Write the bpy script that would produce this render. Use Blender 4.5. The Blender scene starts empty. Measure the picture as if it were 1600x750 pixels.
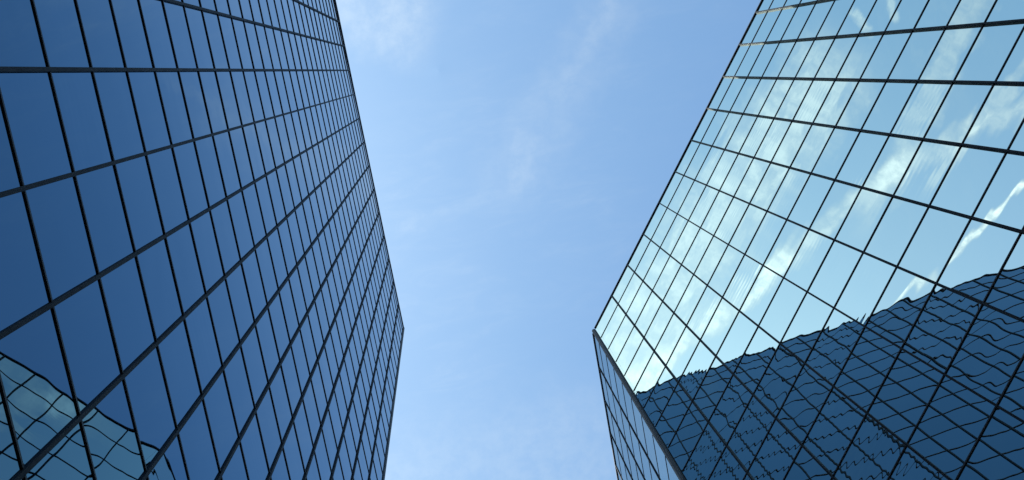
import bpy, bmesh, math, random
from mathutils import Vector, Matrix, Euler
random.seed(7)
SC = bpy.context.scene
COL = SC.collection
PI = math.pi

# ---------------------------------------------------------------- scale: one pane is 1.5 m wide
W = 1.5                      # pane width, metres
EYE = 1.6                    # camera above the paving
PH = 1.5219 * W              # pane height

# ---------------------------------------------------------------- camera
FPX = 2020.53
CAM_ROT = Euler((3.0112, 0.0563, 3.3322), 'XYZ')
cam_data = bpy.data.cameras.new('camera')
cam_data.sensor_fit = 'HORIZONTAL'
cam_data.sensor_width = 36.0
cam_data.lens = FPX / 1600.0 * 36.0
cam_data.clip_start = 0.05
cam_data.clip_end = 6000.0
cam = bpy.data.objects.new('camera', cam_data)
cam.rotation_euler = CAM_ROT
cam.location = (0, 0, EYE)
COL.objects.link(cam)
SC.camera = cam

# ---------------------------------------------------------------- sun and sky
SUN = Vector((1.0, -0.12, 1.69)).normalized()      # direction towards the sun
sun_data = bpy.data.lights.new('sun', 'SUN')
sun_data.energy = 3.6
sun_data.angle = math.radians(0.5)
sun_data.color = (1.0, 0.95, 0.88)
sun = bpy.data.objects.new('sun', sun_data)
sun.rotation_euler = (-SUN).to_track_quat('-Z', 'Y').to_euler()
sun.location = (30, 0, 120)
COL.objects.link(sun)

SC.view_settings.view_transform = 'Standard'
SC.view_settings.look = 'None'
SC.view_settings.exposure = 1.28
SC.view_settings.gamma = 1.0

world = bpy.data.worlds.new('World')
SC.world = world
world.use_nodes = True


class NT:
    """small helper to wire nodes"""
    def __init__(self, tree):
        self.t = tree
        tree.nodes.clear()

    def n(self, kind, **kw):
        nd = self.t.nodes.new(kind)
        for k, v in kw.items():
            setattr(nd, k, v)
        return nd

    def put(self, sock, val):
        if hasattr(val, 'is_linked') or isinstance(val, bpy.types.NodeSocket):
            self.t.links.new(val, sock)
        elif val is not None:
            sock.default_value = val

    def m(self, op, a, b=None, c=None, clamp=False):
        nd = self.n('ShaderNodeMath', operation=op, use_clamp=clamp)
        self.put(nd.inputs[0], a)
        if b is not None:
            self.put(nd.inputs[1], b)
        if c is not None:
            self.put(nd.inputs[2], c)
        return nd.outputs[0]

    def v(self, op, a, b=None, scale=None):
        nd = self.n('ShaderNodeVectorMath', operation=op)
        self.put(nd.inputs[0], a)
        if b is not None:
            self.put(nd.inputs[1], b)
        if scale is not None:
            self.put(nd.inputs['Scale'], scale)
        return nd.outputs['Value'] if op in ('DOT_PRODUCT', 'LENGTH') else nd.outputs[0]

    def xyz(self, a):
        nd = self.n('ShaderNodeSeparateXYZ')
        self.put(nd.inputs[0], a)
        return nd.outputs

    def vec(self, x, y, z=0.0):
        nd = self.n('ShaderNodeCombineXYZ')
        for i, q in enumerate((x, y, z)):
            self.put(nd.inputs[i], q)
        return nd.outputs[0]

    def noise(self, vec, scale, detail=2.0, rough=0.5, dist=0.0, dims='3D', lac=2.0):
        nd = self.n('ShaderNodeTexNoise', noise_dimensions=dims)
        self.put(nd.inputs['Vector'], vec)
        nd.inputs['Scale'].default_value = scale
        nd.inputs['Detail'].default_value = detail
        nd.inputs['Roughness'].default_value = rough
        nd.inputs['Lacunarity'].default_value = lac
        nd.inputs['Distortion'].default_value = dist
        return nd.outputs[0]

    def step(self, val, lo, hi, a=0.0, b=1.0):
        nd = self.n('ShaderNodeMapRange', interpolation_type='SMOOTHSTEP')
        self.put(nd.inputs[0], val)
        nd.inputs[1].default_value = lo
        nd.inputs[2].default_value = hi
        nd.inputs[3].default_value = a
        nd.inputs[4].default_value = b
        return nd.outputs[0]

    def mix(self, fac, a, b):
        nd = self.n('ShaderNodeMix', data_type='RGBA')
        self.put(nd.inputs[0], fac)
        self.put(nd.inputs[6], a)
        self.put(nd.inputs[7], b)
        return nd.outputs[2]


def build_world():
    k = NT(world.node_tree)
    sky = k.n('ShaderNodeTexSky', sky_type='NISHITA', sun_disc=False)
    sky.sun_elevation = math.asin(SUN.z)
    sky.sun_rotation = math.atan2(SUN.x, SUN.y)
    sky.altitude = 50
    sky.air_density = 1.0
    sky.dust_density = 1.0
    sky.ozone_density = 3.5
    d = k.n('ShaderNodeTexCoord').outputs['Generated']
    x, y, z = k.xyz(d)
    zc = k.m('MAXIMUM', z, 0.08)
    # plan position on the cloud sheet, in units of its height
    p = k.vec(k.m('DIVIDE', x, zc), k.m('DIVIDE', y, zc))
    cover = None
    # thin cirrus veil, drawn out along one wind direction
    wind = k.n('ShaderNodeMapping', vector_type='POINT')
    wind.inputs['Rotation'].default_value = (0, 0, math.radians(WIND))
    wind.inputs['Scale'].default_value = (1.0, 3.2, 1.0)
    k.put(wind.inputs['Vector'], p)
    q = wind.outputs[0]
    veil = k.step(k.noise(q, 5.0, 6.0, 0.62, 0.5), 0.40, 0.80, 0.04, 0.22)
    fine = k.step(k.noise(q, 22.0, 5.0, 0.65, 0.8), 0.40, 0.75, 0.25, 1.0)
    patch = k.step(k.noise(p, 4.0, 3.0, 0.5), 0.40, 0.66, 0.25, 1.0)
    cover = k.m('MULTIPLY', k.m('MULTIPLY', veil, fine), patch)
    n_wob = k.noise(p, 34.0, 4.0, 0.6)
    n_body = k.noise(p, 60.0, 4.0, 0.65)
    for (x0, y0, x1, y1, wd, op, ragged) in TRAILS:
        a = Vector((x0, y0, 0)); b = Vector((x1, y1, 0))
        L = (b - a).length
        t = (b - a) / L
        nrm = Vector((-t.y, t.x, 0))
        rel = k.v('SUBTRACT', p, tuple(a))
        s = k.v('DOT_PRODUCT', rel, tuple(t))
        o = k.v('DOT_PRODUCT', rel, tuple(nrm))
        wob = k.m('MULTIPLY', k.m('SUBTRACT', n_wob, 0.5), wd * ragged)
        o = k.m('ABSOLUTE', k.m('ADD', o, wob))
        core = k.step(o, wd * 0.25, wd * 1.05, 1.0, 0.0)
        ends = k.m('MULTIPLY', k.step(s, -0.1 * L, 0.08 * L), k.step(s, 0.85 * L, 1.1 * L, 1.0, 0.0))
        body = k.step(n_body, 0.25, 0.7, 0.35, 1.0)
        tr = k.m('MULTIPLY', k.m('MULTIPLY', k.m('MULTIPLY', core, ends), body), op)
        cover = k.m('SUBTRACT', 1.0, k.m('MULTIPLY', k.m('SUBTRACT', 1.0, cover), k.m('SUBTRACT', 1.0, tr)))
    fade = k.step(z, 0.05, 0.3)
    cover = k.m('MULTIPLY', cover, fade)
    cloud_rgb = k.n('ShaderNodeRGB')
    # sunlit ice cloud: brighter towards the sun (forward scatter)
    cosg = k.m('MAXIMUM', k.v('DOT_PRODUCT', d, tuple(SUN)), 0.0)
    glow = k.m('MULTIPLY_ADD', k.m('POWER', cosg, 3.0), 2.9, 2.2)
    glow = k.m('MULTIPLY', glow, k.m('MULTIPLY_ADD', k.m('POWER', cover, 2.0), 0.55, 0.95))   # thick cloud is whiter
    cl = k.v('SCALE', (0.90, 1.03, 1.12), scale=glow)
    blue = k.v('MULTIPLY', sky.outputs[0], SKY_TINT)
    col = k.mix(cover, blue, cl)
    bg = k.n('ShaderNodeBackground')
    k.put(bg.inputs['Color'], col)
    bg.inputs['Strength'].default_value = SKY_STRENGTH
    out = k.n('ShaderNodeOutputWorld')
    k.t.links.new(bg.outputs[0], out.inputs['Surface'])


SKY_STRENGTH = 0.10
SKY_TINT = (0.86, 1.06, 1.01)     # white balance of the clear sky
WIND = 60.0
TRAILS = [
    # plan x0, y0, x1, y1 on the cloud sheet, half width, opacity, raggedness
    (0.183, 0.410, 0.272, 0.245, 0.0040, 1.00, 1.3),
    (0.131, 0.425, 0.154, 0.285, 0.0130, 0.52, 1.4),
    (0.150, 0.300, 0.204, 0.165, 0.0120, 0.62, 1.4),
    (0.193, 0.200, 0.265, 0.025, 0.0150, 0.80, 1.4),
    (0.095, 0.425, 0.178, 0.312, 0.0070, 0.45, 2.0),
    (0.025, 0.405, 0.190, 0.260, 0.0150, 0.45, 2.0),
    (0.025, 0.295, 0.046, 0.303, 0.0055, 0.60, 2.5),
    (0.020, 0.325, 0.042, 0.325, 0.0045, 0.50, 2.5),
    (0.055, 0.275, 0.250, 0.010, 0.0480, 0.66, 1.2),
    (-0.170, 0.060, -0.080, -0.045, 0.0090, 0.09, 3.0),
    (-0.150, 0.030, -0.020, -0.110, 0.0350, 0.10, 1.2),
    (-0.060, -0.060, -0.040, -0.105, 0.0120, 0.11, 3.0),
    (-0.030, -0.100, 0.060, -0.118, 0.0080, 0.06, 2.5),
    (0.120, 0.095, 0.000, 0.030, 0.0420, 0.30, 0.8),
    (0.140, -0.330, -0.100, -0.320, 0.0800, 0.17, 0.6),
]
build_world()

# ---------------------------------------------------------------- materials


def principled(name):
    m = bpy.data.materials.new(name)
    m.use_nodes = True
    k = NT(m.node_tree)
    b = k.n('ShaderNodeBsdfPrincipled')
    o = k.n('ShaderNodeOutputMaterial')
    k.t.links.new(b.outputs[0], o.inputs['Surface'])
    return m, k, b


def glass_material(name, origin, xdir, uoff, z0, coat, bw, bh, tilt, lean):
    """coated reflective glass; every pane has its own bow, roller wave and tone"""
    m, k, b = principled(name)
    pos = k.n('ShaderNodeNewGeometry').outputs['Position']
    rel = k.v('SUBTRACT', pos, (origin[0], origin[1], 0.0))
    u = k.v('DOT_PRODUCT', rel, (xdir[0], xdir[1], 0.0))
    z = k.xyz(pos)[2]
    cu = k.m('DIVIDE', k.m('SUBTRACT', u, uoff), bw)
    cv = k.m('DIVIDE', k.m('SUBTRACT', z, z0), bh)
    iu, iv = k.m('FLOOR', cu), k.m('FLOOR', cv)
    fu = k.m('SUBTRACT', k.m('SUBTRACT', cu, iu), 0.5)
    fv = k.m('SUBTRACT', k.m('SUBTRACT', cv, iv), 0.5)
    wn = k.n('ShaderNodeTexWhiteNoise', noise_dimensions='2D')
    k.put(wn.inputs['Vector'], k.vec(k.m('ADD', iu, 0.0 if coat == 'navy' else HASH), iv))
    r1, r2, r3 = k.xyz(wn.outputs['Color'])
    seed = k.vec(k.m('MULTIPLY', r1, 90.0), k.m('MULTIPLY', r2, 90.0), k.m('MULTIPLY', r3, 90.0))
    loc = k.v('ADD', k.vec(u, z, 0.0), seed)
    # slow bow
    amp = k.m('MULTIPLY_ADD', k.m('POWER', r1, 2.0), BOW * 2.0, BOW * 0.35)
    h1 = k.m('MULTIPLY', k.noise(loc, 0.75, 1.0, 0.4), amp)
    # pinch at the glazing beads
    e4 = k.m('ADD', k.m('POWER', k.m('MULTIPLY', fu, 2.0), 6.0), k.m('POWER', k.m('MULTIPLY', fv, 2.0), 6.0))
    pin = k.m('MULTIPLY', k.m('SUBTRACT', r2, 0.35), PINCH)
    h2 = k.m('MULTIPLY', e4, pin)
    # roller wave, strong in a few panes only
    r3p = k.m('MULTIPLY_ADD', k.m('POWER', r3, 9.0), ROLL, ROLL * 0.01)
    ph = k.m('MULTIPLY_ADD', z, 2 * PI / 0.30, k.m('MULTIPLY', k.noise(loc, 0.8, 1.0, 0.5), 9.0))
    h3 = k.m('MULTIPLY', k.m('SINE', ph), r3p)
    # added bump slope on flat panes, all alike, turns normals to shift the reflections
    h4 = k.m('MULTIPLY', fu, bw * math.tan(tilt))
    h5 = k.m('MULTIPLY', fv, -bh * math.tan(lean))
    h = k.m('ADD', k.m('ADD', k.m('ADD', h1, h2), k.m('ADD', h4, h5)), h3)
    bump = k.n('ShaderNodeBump')
    bump.inputs['Strength'].default_value = 1.0
    bump.inputs['Distance'].default_value = 1.0
    k.put(bump.inputs['Height'], h)
    k.t.links.new(bump.outputs[0], b.inputs['Normal'])
    dust = k.step(k.noise(k.vec(u, z, 3.0), 0.5, 5.0, 0.6), 0.35, 0.8)
    if coat == 'navy':           # dark blue metal-oxide coating
        b.inputs['Metallic'].default_value = 1.0
        k.put(b.inputs['Base Color'], k.v('SCALE', NAVY, scale=k.m('MULTIPLY_ADD', r3, 0.12, 0.90)))
        b.inputs['Specular Tint'].default_value = NAVY_EDGE
    elif coat == 'pale':         # clear glass with a faint blue coating
        k.put(b.inputs['Base Color'], k.mix(dust, (0.005, 0.012, 0.022, 1), (0.010, 0.020, 0.032, 1)))
        b.inputs['IOR'].default_value = 6.0
        k.put(b.inputs['Specular Tint'], k.v('SCALE', (0.62, 0.84, 1.0), scale=k.m('MULTIPLY_ADD', r3, 0.06, 0.94)))
    else:                        # silvered, slightly cyan mirror coating
        b.inputs['Metallic'].default_value = 1.0
        k.put(b.inputs['Base Color'], k.v('SCALE', SILVER, scale=k.m('MULTIPLY_ADD', r3, 0.05, 0.95)))
        b.inputs['Specular Tint'].default_value = SILVER_EDGE
    b.inputs['Roughness'].default_value = 0.0
    return m


def metal_material(name, rgb, rough, spec=0.5):
    m, k, b = principled(name)
    pos = k.n('ShaderNodeNewGeometry').outputs['Position']
    n = k.noise(pos, 1.7, 4.0, 0.6)
    n2 = k.noise(k.v('MULTIPLY', pos, (6.0, 6.0, 0.7)), 1.0, 3.0, 0.6)
    f = k.m('MULTIPLY', k.step(n, 0.3, 0.75), k.step(n2, 0.3, 0.7, 0.4, 1.0))
    k.put(b.inputs['Base Color'], k.mix(f, tuple(c * 0.8 for c in rgb) + (1,), tuple(c * 1.25 for c in rgb) + (1,)))
    k.put(b.inputs['Roughness'], k.m('MULTIPLY_ADD', n, 0.2, rough - 0.1))
    b.inputs['Specular IOR Level'].default_value = spec
    return m


def paving_material():
    m, k, b = principled('plaza_paving')
    pos = k.n('ShaderNodeNewGeometry').outputs['Position']
    br = k.n('ShaderNodeTexBrick')
    k.put(br.inputs['Vector'], pos)
    br.inputs['Color1'].default_value = (0.30, 0.29, 0.27, 1)
    br.inputs['Color2'].default_value = (0.36, 0.34, 0.31, 1)
    br.inputs['Mortar'].default_value = (0.16, 0.155, 0.15, 1)
    br.inputs['Scale'].default_value = 1.0
    br.inputs['Mortar Size'].default_value = 0.012
    n = k.noise(pos, 0.6, 6.0, 0.6)
    k.put(b.inputs['Base Color'], k.mix(k.step(n, 0.4, 0.8, 0.0, 0.3), br.outputs[0], (0.2, 0.19, 0.18, 1)))
    b.inputs['Roughness'].default_value = 0.8
    return m


NAVY, NAVY_EDGE = (0.128, 0.190, 0.255), (0.55, 0.70, 0.83, 1)
SILVER, SILVER_EDGE = (0.76, 0.84, 0.75), (0.85, 0.97, 0.95, 1)
HASH = 73.0
BOW, PINCH, ROLL = 0.0028, 0.0013, 0.00012
M_MULL = metal_material('slate_aluminium', (0.007, 0.010, 0.015), 0.6, 0.10)
M_TRAN = metal_material('black_gasket_aluminium', (0.012, 0.011, 0.014), 0.5, 0.25)
M_COPE = metal_material('dark_coping_metal', (0.014, 0.018, 0.028), 0.5, 0.2)
M_TRIM = metal_material('corner_trim_metal', (0.040, 0.044, 0.046), 0.5, 0.2)
M_CORE = metal_material('dark_backing_wall', (0.010, 0.012, 0.016), 0.7, 0.2)
M_ROOF = metal_material('roof_membrane', (0.20, 0.20, 0.19), 0.9, 0.2)
M_PAVE = paving_material()

# ---------------------------------------------------------------- mesh helpers


def box(bm, x0, x1, y0, y1, z0, z1, mat=None):
    vs = [bm.verts.new(c) for c in ((x0, y0, z0), (x1, y0, z0), (x1, y1, z0), (x0, y1, z0),
                                    (x0, y0, z1), (x1, y0, z1), (x1, y1, z1), (x0, y1, z1))]
    fs = [(3, 2, 1, 0), (4, 5, 6, 7), (0, 1, 5, 4), (1, 2, 6, 5), (2, 3, 7, 6), (3, 0, 4, 7)]
    out = []
    for f in fs:
        q = bm.faces.new([vs[i] for i in f])
        if mat is not None:
            q.material_index = mat
        out.append(q)
    return vs


def mesh_of(bm, name, mats):
    me = bpy.data.meshes.new(name)
    bm.to_mesh(me)
    bm.free()
    for m in (mats if isinstance(mats, (list, tuple)) else [mats]):
        me.materials.append(m)
    return me


def link(name, me, parent=None, kind=None):
    o = bpy.data.objects.new(name, me)
    COL.objects.link(o)
    if parent is not None:
        o.parent = parent
    if kind:
        o['kind'] = kind
    return o


def thing(name, label, cat, loc):
    o = bpy.data.objects.new(name, None)
    COL.objects.link(o)
    o.location = loc
    o['label'] = label
    o['category'] = cat
    return o


CAM_M = CAM_ROT.to_matrix().transposed()


def to_px(p):
    c = CAM_M @ (Vector(p) - Vector((0, 0, EYE)))
    if c.z > -0.1:
        return None
    return (800 + FPX * c.x / -c.z, 375 - FPX * c.y / -c.z)


def seen_area(corners):
    pts = [to_px(c) for c in corners]
    if any(p is None for p in pts):
        return 0.0
    xs = [min(max(p[0], 0), 1600) for p in pts]
    ys = [min(max(p[1], 0), 750) for p in pts]
    a = 0.0
    for i in range(len(pts)):
        j = (i + 1) % len(pts)
        a += xs[i] * ys[j] - xs[j] * ys[i]
    return abs(a) * 0.5


MULL_IN = 0.06


class Face:
    """one flat elevation of a tower.  origin = corner, sgn = which way along the local x axis it runs"""
    def __init__(self, corner, normal, sgn, bays, first, rows, top, coat, tilt, lean, bw, bh, fin, fin_w, tran_h, tran_out):
        self.c = Vector((corner[0], corner[1]))
        self.n = Vector(normal).normalized()
        self.x = Vector((self.n.y, -self.n.x))
        self.sgn = sgn
        self.ang = math.atan2(self.x.y, self.x.x)
        self.stations = [0.0] + [first + i * bw for i in range(bays)]      # distances of the mullions from the corner
        self.rows = rows                                                  # heights of the transoms, top one is the roof
        self.top = top
        self.tilt = tilt
        self.lean = lean
        self.fin, self.fin_w = fin, fin_w
        self.tran_h, self.tran_out = tran_h, tran_out
        self.cot = abs((Vector((0, 0)) - self.c).dot(self.n)) / (top - EYE)
        self.first = first
        uoff = first if sgn > 0 else -first
        self.mat = glass_material('reflective_glass', self.c, self.x, uoff, rows[1], coat, bw, bh, tilt, lean)
        self.M = Matrix.Translation((self.c.x, self.c.y, 0)) @ Matrix.Rotation(self.ang, 4, 'Z')

    def cells(self):
        for i in range(len(self.stations) - 1):
            a, b = self.stations[i], self.stations[i + 1]
            for j in range(len(self.rows) - 1):
                yield i, j, self.sgn * a, self.sgn * b, self.rows[j], self.rows[j + 1]


def build_tower(root, faces, outline, top, keep=300):
    base = root.location
    inv = Matrix.Translation(-Vector(base))
    # ---- panes: the 300 that show largest are parts, the others one joined part
    items = []
    for f in faces:
        for (i, j, a, b, z0, z1) in f.cells():
            lo, hi = min(a, b), max(a, b)
            cs = [f.M @ Vector(q) for q in ((lo, 0, z0), (hi, 0, z0), (hi, 0, z1), (lo, 0, z1))]
            items.append((seen_area(cs), f, lo, hi, z0, z1, i, j))
    items.sort(key=lambda t: -t[0])
    cache = {}
    rest = bmesh.new()
    mats = [f.mat for f in faces]
    for idx, (area, f, lo, hi, z0, z1, i, j) in enumerate(items):
        g = 0.006
        w2, h2 = (hi - lo) / 2 - g, (z1 - z0) / 2 - g
        ta = random.gauss(0, 0.0007)
        tb = random.gauss(0, 0.0006)
        R = Matrix.Rotation(ta, 4, 'Z') @ Matrix.Rotation(tb, 4, 'X')
        Mx = inv @ f.M @ Matrix.Translation(((lo + hi) / 2, 0, (z0 + z1) / 2)) @ R
        if idx < keep and area > 1.0:
            key = (f, round(w2, 4), round(h2, 4))
            if key not in cache:
                bm = bmesh.new()
                box(bm, -w2, w2, -0.024, 0.0, -h2, h2)
                bmesh.ops.recalc_face_normals(bm, faces=bm.faces)
                cache[key] = mesh_of(bm, 'pane', f.mat)
            o = link('pane', cache[key], root)
            o.matrix_local = Mx
        else:
            mi = faces.index(f)
            vs = [rest.verts.new(Mx @ Vector(q)) for q in ((-w2, 0, -h2), (w2, 0, -h2), (w2, 0, h2), (-w2, 0, h2))]
            q = rest.faces.new(vs[::-1])
            q.material_index = mi
            q.normal_update()
            nn = Mx.to_3x3() @ Vector((0, 1, 0))
            if q.normal.dot(nn) < 0:
                q.normal_flip()
    if len(rest.verts):
        link('pane', mesh_of(rest, 'pane_field', mats), root, 'stuff')
    # ---- mullions (one full-height fin each) and transoms (one run each)
    for f in faces:
        bm = bmesh.new()
        box(bm, -f.fin_w / 2, f.fin_w / 2, -MULL_IN, f.fin, f.rows[0], f.top - COPE_H - 0.004)
        bmesh.ops.recalc_face_normals(bm, faces=bm.faces)
        me = mesh_of(bm, 'mullion', M_MULL)
        for s in f.stations[1:]:
            o = link('mullion', me, root)
            o.matrix_local = inv @ f.M @ Matrix.Translation((f.sgn * s, 0, 0))
        bm = bmesh.new()
        for i in range(len(f.stations) - 1):
            a, b = sorted((f.sgn * f.stations[i], f.sgn * f.stations[i + 1]))
            hw = (b - a) / 2 - f.fin_w / 2 + 0.002
            vs = box(bm, -hw, hw, -0.04, f.tran_out, -f.tran_h / 2, f.tran_h / 2)
            T = Matrix.Translation(((a + b) / 2, 0, 0))
            for v in vs:
                v.co = T @ v.co
        bmesh.ops.recalc_face_normals(bm, faces=bm.faces)
        me = mesh_of(bm, 'transom', M_TRAN)
        for z in f.rows[1:-1]:
            o = link('transom', me, root)
            o.matrix_local = inv @ f.M @ Matrix.Translation((0, 0, z))
        # coping along the roofline, its soffit splayed back to the glass
        lo, hi = sorted((0.0, f.sgn * f.stations[-1]))
        back = -0.02
        drop = COPE_H
        prof = ((-0.30, 0.0), (COPE_OUT, 0.0), (COPE_OUT, -COPE_H), (back, -drop), (-0.30, -drop))
        bm = bmesh.new()
        ends = [[bm.verts.new((x, y, f.top + z)) for (y, z) in prof] for x in (lo, hi)]
        bm.faces.new(ends[0])
        bm.faces.new(ends[1])
        for q in range(5):
            r = (q + 1) % 5
            bm.faces.new((ends[0][q], ends[0][r], ends[1][r], ends[1][q]))
        bmesh.ops.recalc_face_normals(bm, faces=bm.faces)
        o = link('coping', mesh_of(bm, 'coping', M_COPE), root)
        o.matrix_local = inv @ f.M
    # ---- solid body behind the glass and the roof deck
    bm = bmesh.new()
    lower = [bm.verts.new((p[0], p[1], 0.0)) for p in outline]
    upper = [bm.verts.new((p[0], p[1], top - 0.7)) for p in outline]
    n = len(outline)
    for i in range(n):
        bm.faces.new((lower[i], lower[(i + 1) % n], upper[(i + 1) % n], upper[i]))
    bm.faces.new(lower)
    bmesh.ops.recalc_face_normals(bm, faces=bm.faces)
    o = link('core_wall', mesh_of(bm, 'core_wall', M_CORE), root)
    o.matrix_local = inv
    bm = bmesh.new()
    vs = [bm.verts.new((p[0], p[1], top - 0.7)) for p in outline]
    r = bm.faces.new(vs)
    r.normal_update()
    if r.normal.z < 0:
        r.normal_flip()
    o = link('roof', mesh_of(bm, 'roof', M_ROOF), root)
    o.matrix_local = inv


COPE_H, COPE_OUT = 0.09, 0.04


def corner_trim(root, corner, ang, top, wid, out):
    bm = bmesh.new()
    bmesh.ops.create_cone(bm, cap_ends=True, segments=8, radius1=wid, radius2=wid, depth=top - 0.02,
                          matrix=Matrix.Translation((0, 0, (top - 0.02) / 2)) @ Matrix.Rotation(PI / 8, 4, 'Z'))
    o = link('corner_trim', mesh_of(bm, 'corner_trim', M_TRIM), root)
    o.location = Vector((corner[0], corner[1], 0)) - root.location
    o.rotation_euler = (0, 0, ang)


def heights(anchor, top, h, top_bays):
    """transom heights from the ground to the roof, one of them at anchor"""
    z = anchor
    while z - h > 0.3:
        z -= h
    rows = [0.05]
    while z < top - h * top_bays:
        rows.append(z)
        z += h
    rows.append(top)
    return rows


# ---------------------------------------------------------------- ground
bm = bmesh.new()
S = 2500.0
bm.faces.new([bm.verts.new(q) for q in ((-S, -S, 0), (S, -S, 0), (S, S, 0), (-S, S, 0))])
g = link('ground', mesh_of(bm, 'ground', M_PAVE), None, 'structure')

# ---------------------------------------------------------------- tower on the left of the picture
TILT_L, TILT_R = math.radians(-4.0), math.radians(4.5)
LEAN_L, LEAN_R = math.radians(0.75), math.radians(1.0)
LX, LY = 3.5876 * W, -10.3495 * W
L_TOP = 54.1303 * W + EYE
L_Z0 = 12.4772 * W + EYE
lrows = heights(L_Z0, L_TOP, PH, 0.95)
lrows.insert(-1, (lrows[-2] + L_TOP) / 2)
left = thing('glass_tower', 'taller tower in dark blue mirror glass with black mullion grid, on the left', 'tower', (LX, LY, 0))
fl = Face((LX, LY), (-1, 0), 1, 46, 1.0484 * W, lrows, L_TOP, 'navy', TILT_L, LEAN_L, W, PH, 0.042, 0.064, 0.050, 0.021)
LL = fl.stations[-1]
ins = 0.14
outl = [(LX + ins, LY + ins), (LX + ins, LY + LL - ins), (LX + 14, LY + LL + 12), (LX + 30, LY + LL - ins), (LX + 30, LY + 2), (LX + 18, LY - 13)]
build_tower(left, [fl], outl, L_TOP)
corner_trim(left, (LX, LY), 0.0, L_TOP, 0.07, 0.05)

# ---------------------------------------------------------------- tower on the right of the picture
RS = 1.0
RX, RY = -2.9856 * W * RS, -8.1187 * W * RS
R_TOP = 36.6313 * W * RS + EYE
R_Z1 = 35.2433 * W * RS + EYE
A = -0.6524
B = -0.0153
rrows = heights(R_Z1, R_TOP, PH * RS, 0.5)
right = thing('glass_tower', 'angled tower in pale cyan mirror glass reflecting clouds and a dark tower, on the right', 'tower', (RX, RY, 0))
d = Vector((math.sin(A), math.cos(A)))
e = -Vector((math.sin(B), math.cos(B)))
nd = Vector((d.y, -d.x))
ne = Vector((-e.y, e.x))
fr = Face((RX, RY), nd, -1, 40, 1.0698 * W * RS, rrows, R_TOP, 'silver', TILT_R, LEAN_R, W * RS, PH * RS, 0.060, 0.043, 0.044, 0.018)
sx, sy = RX + 0.0803 * W * RS, RY - 0.1381 * W * RS
fs = Face((sx, sy), ne, 1, 18, W * RS, rrows, R_TOP, 'pale', 0.0, 0.0, W * RS, PH * RS, 0.030, 0.040, 0.045, 0.012)
rc = Vector((RX, RY)) - (nd + ne) * 0.14
far1 = rc + d * (fr.stations[-1] - 0.2)
far2 = Vector((sx, sy)) - ne * 0.14 + e * (fs.stations[-1] - 0.2)
outr = [tuple(rc), tuple(far1), tuple(far1 - nd * 26), tuple(far2 - ne * 26), tuple(far2)]
build_tower(right, [fr, fs], outr, R_TOP)
corner_trim(right, ((RX + sx) / 2, (RY + sy) / 2), 0.3, R_TOP, 0.095, 0.06)
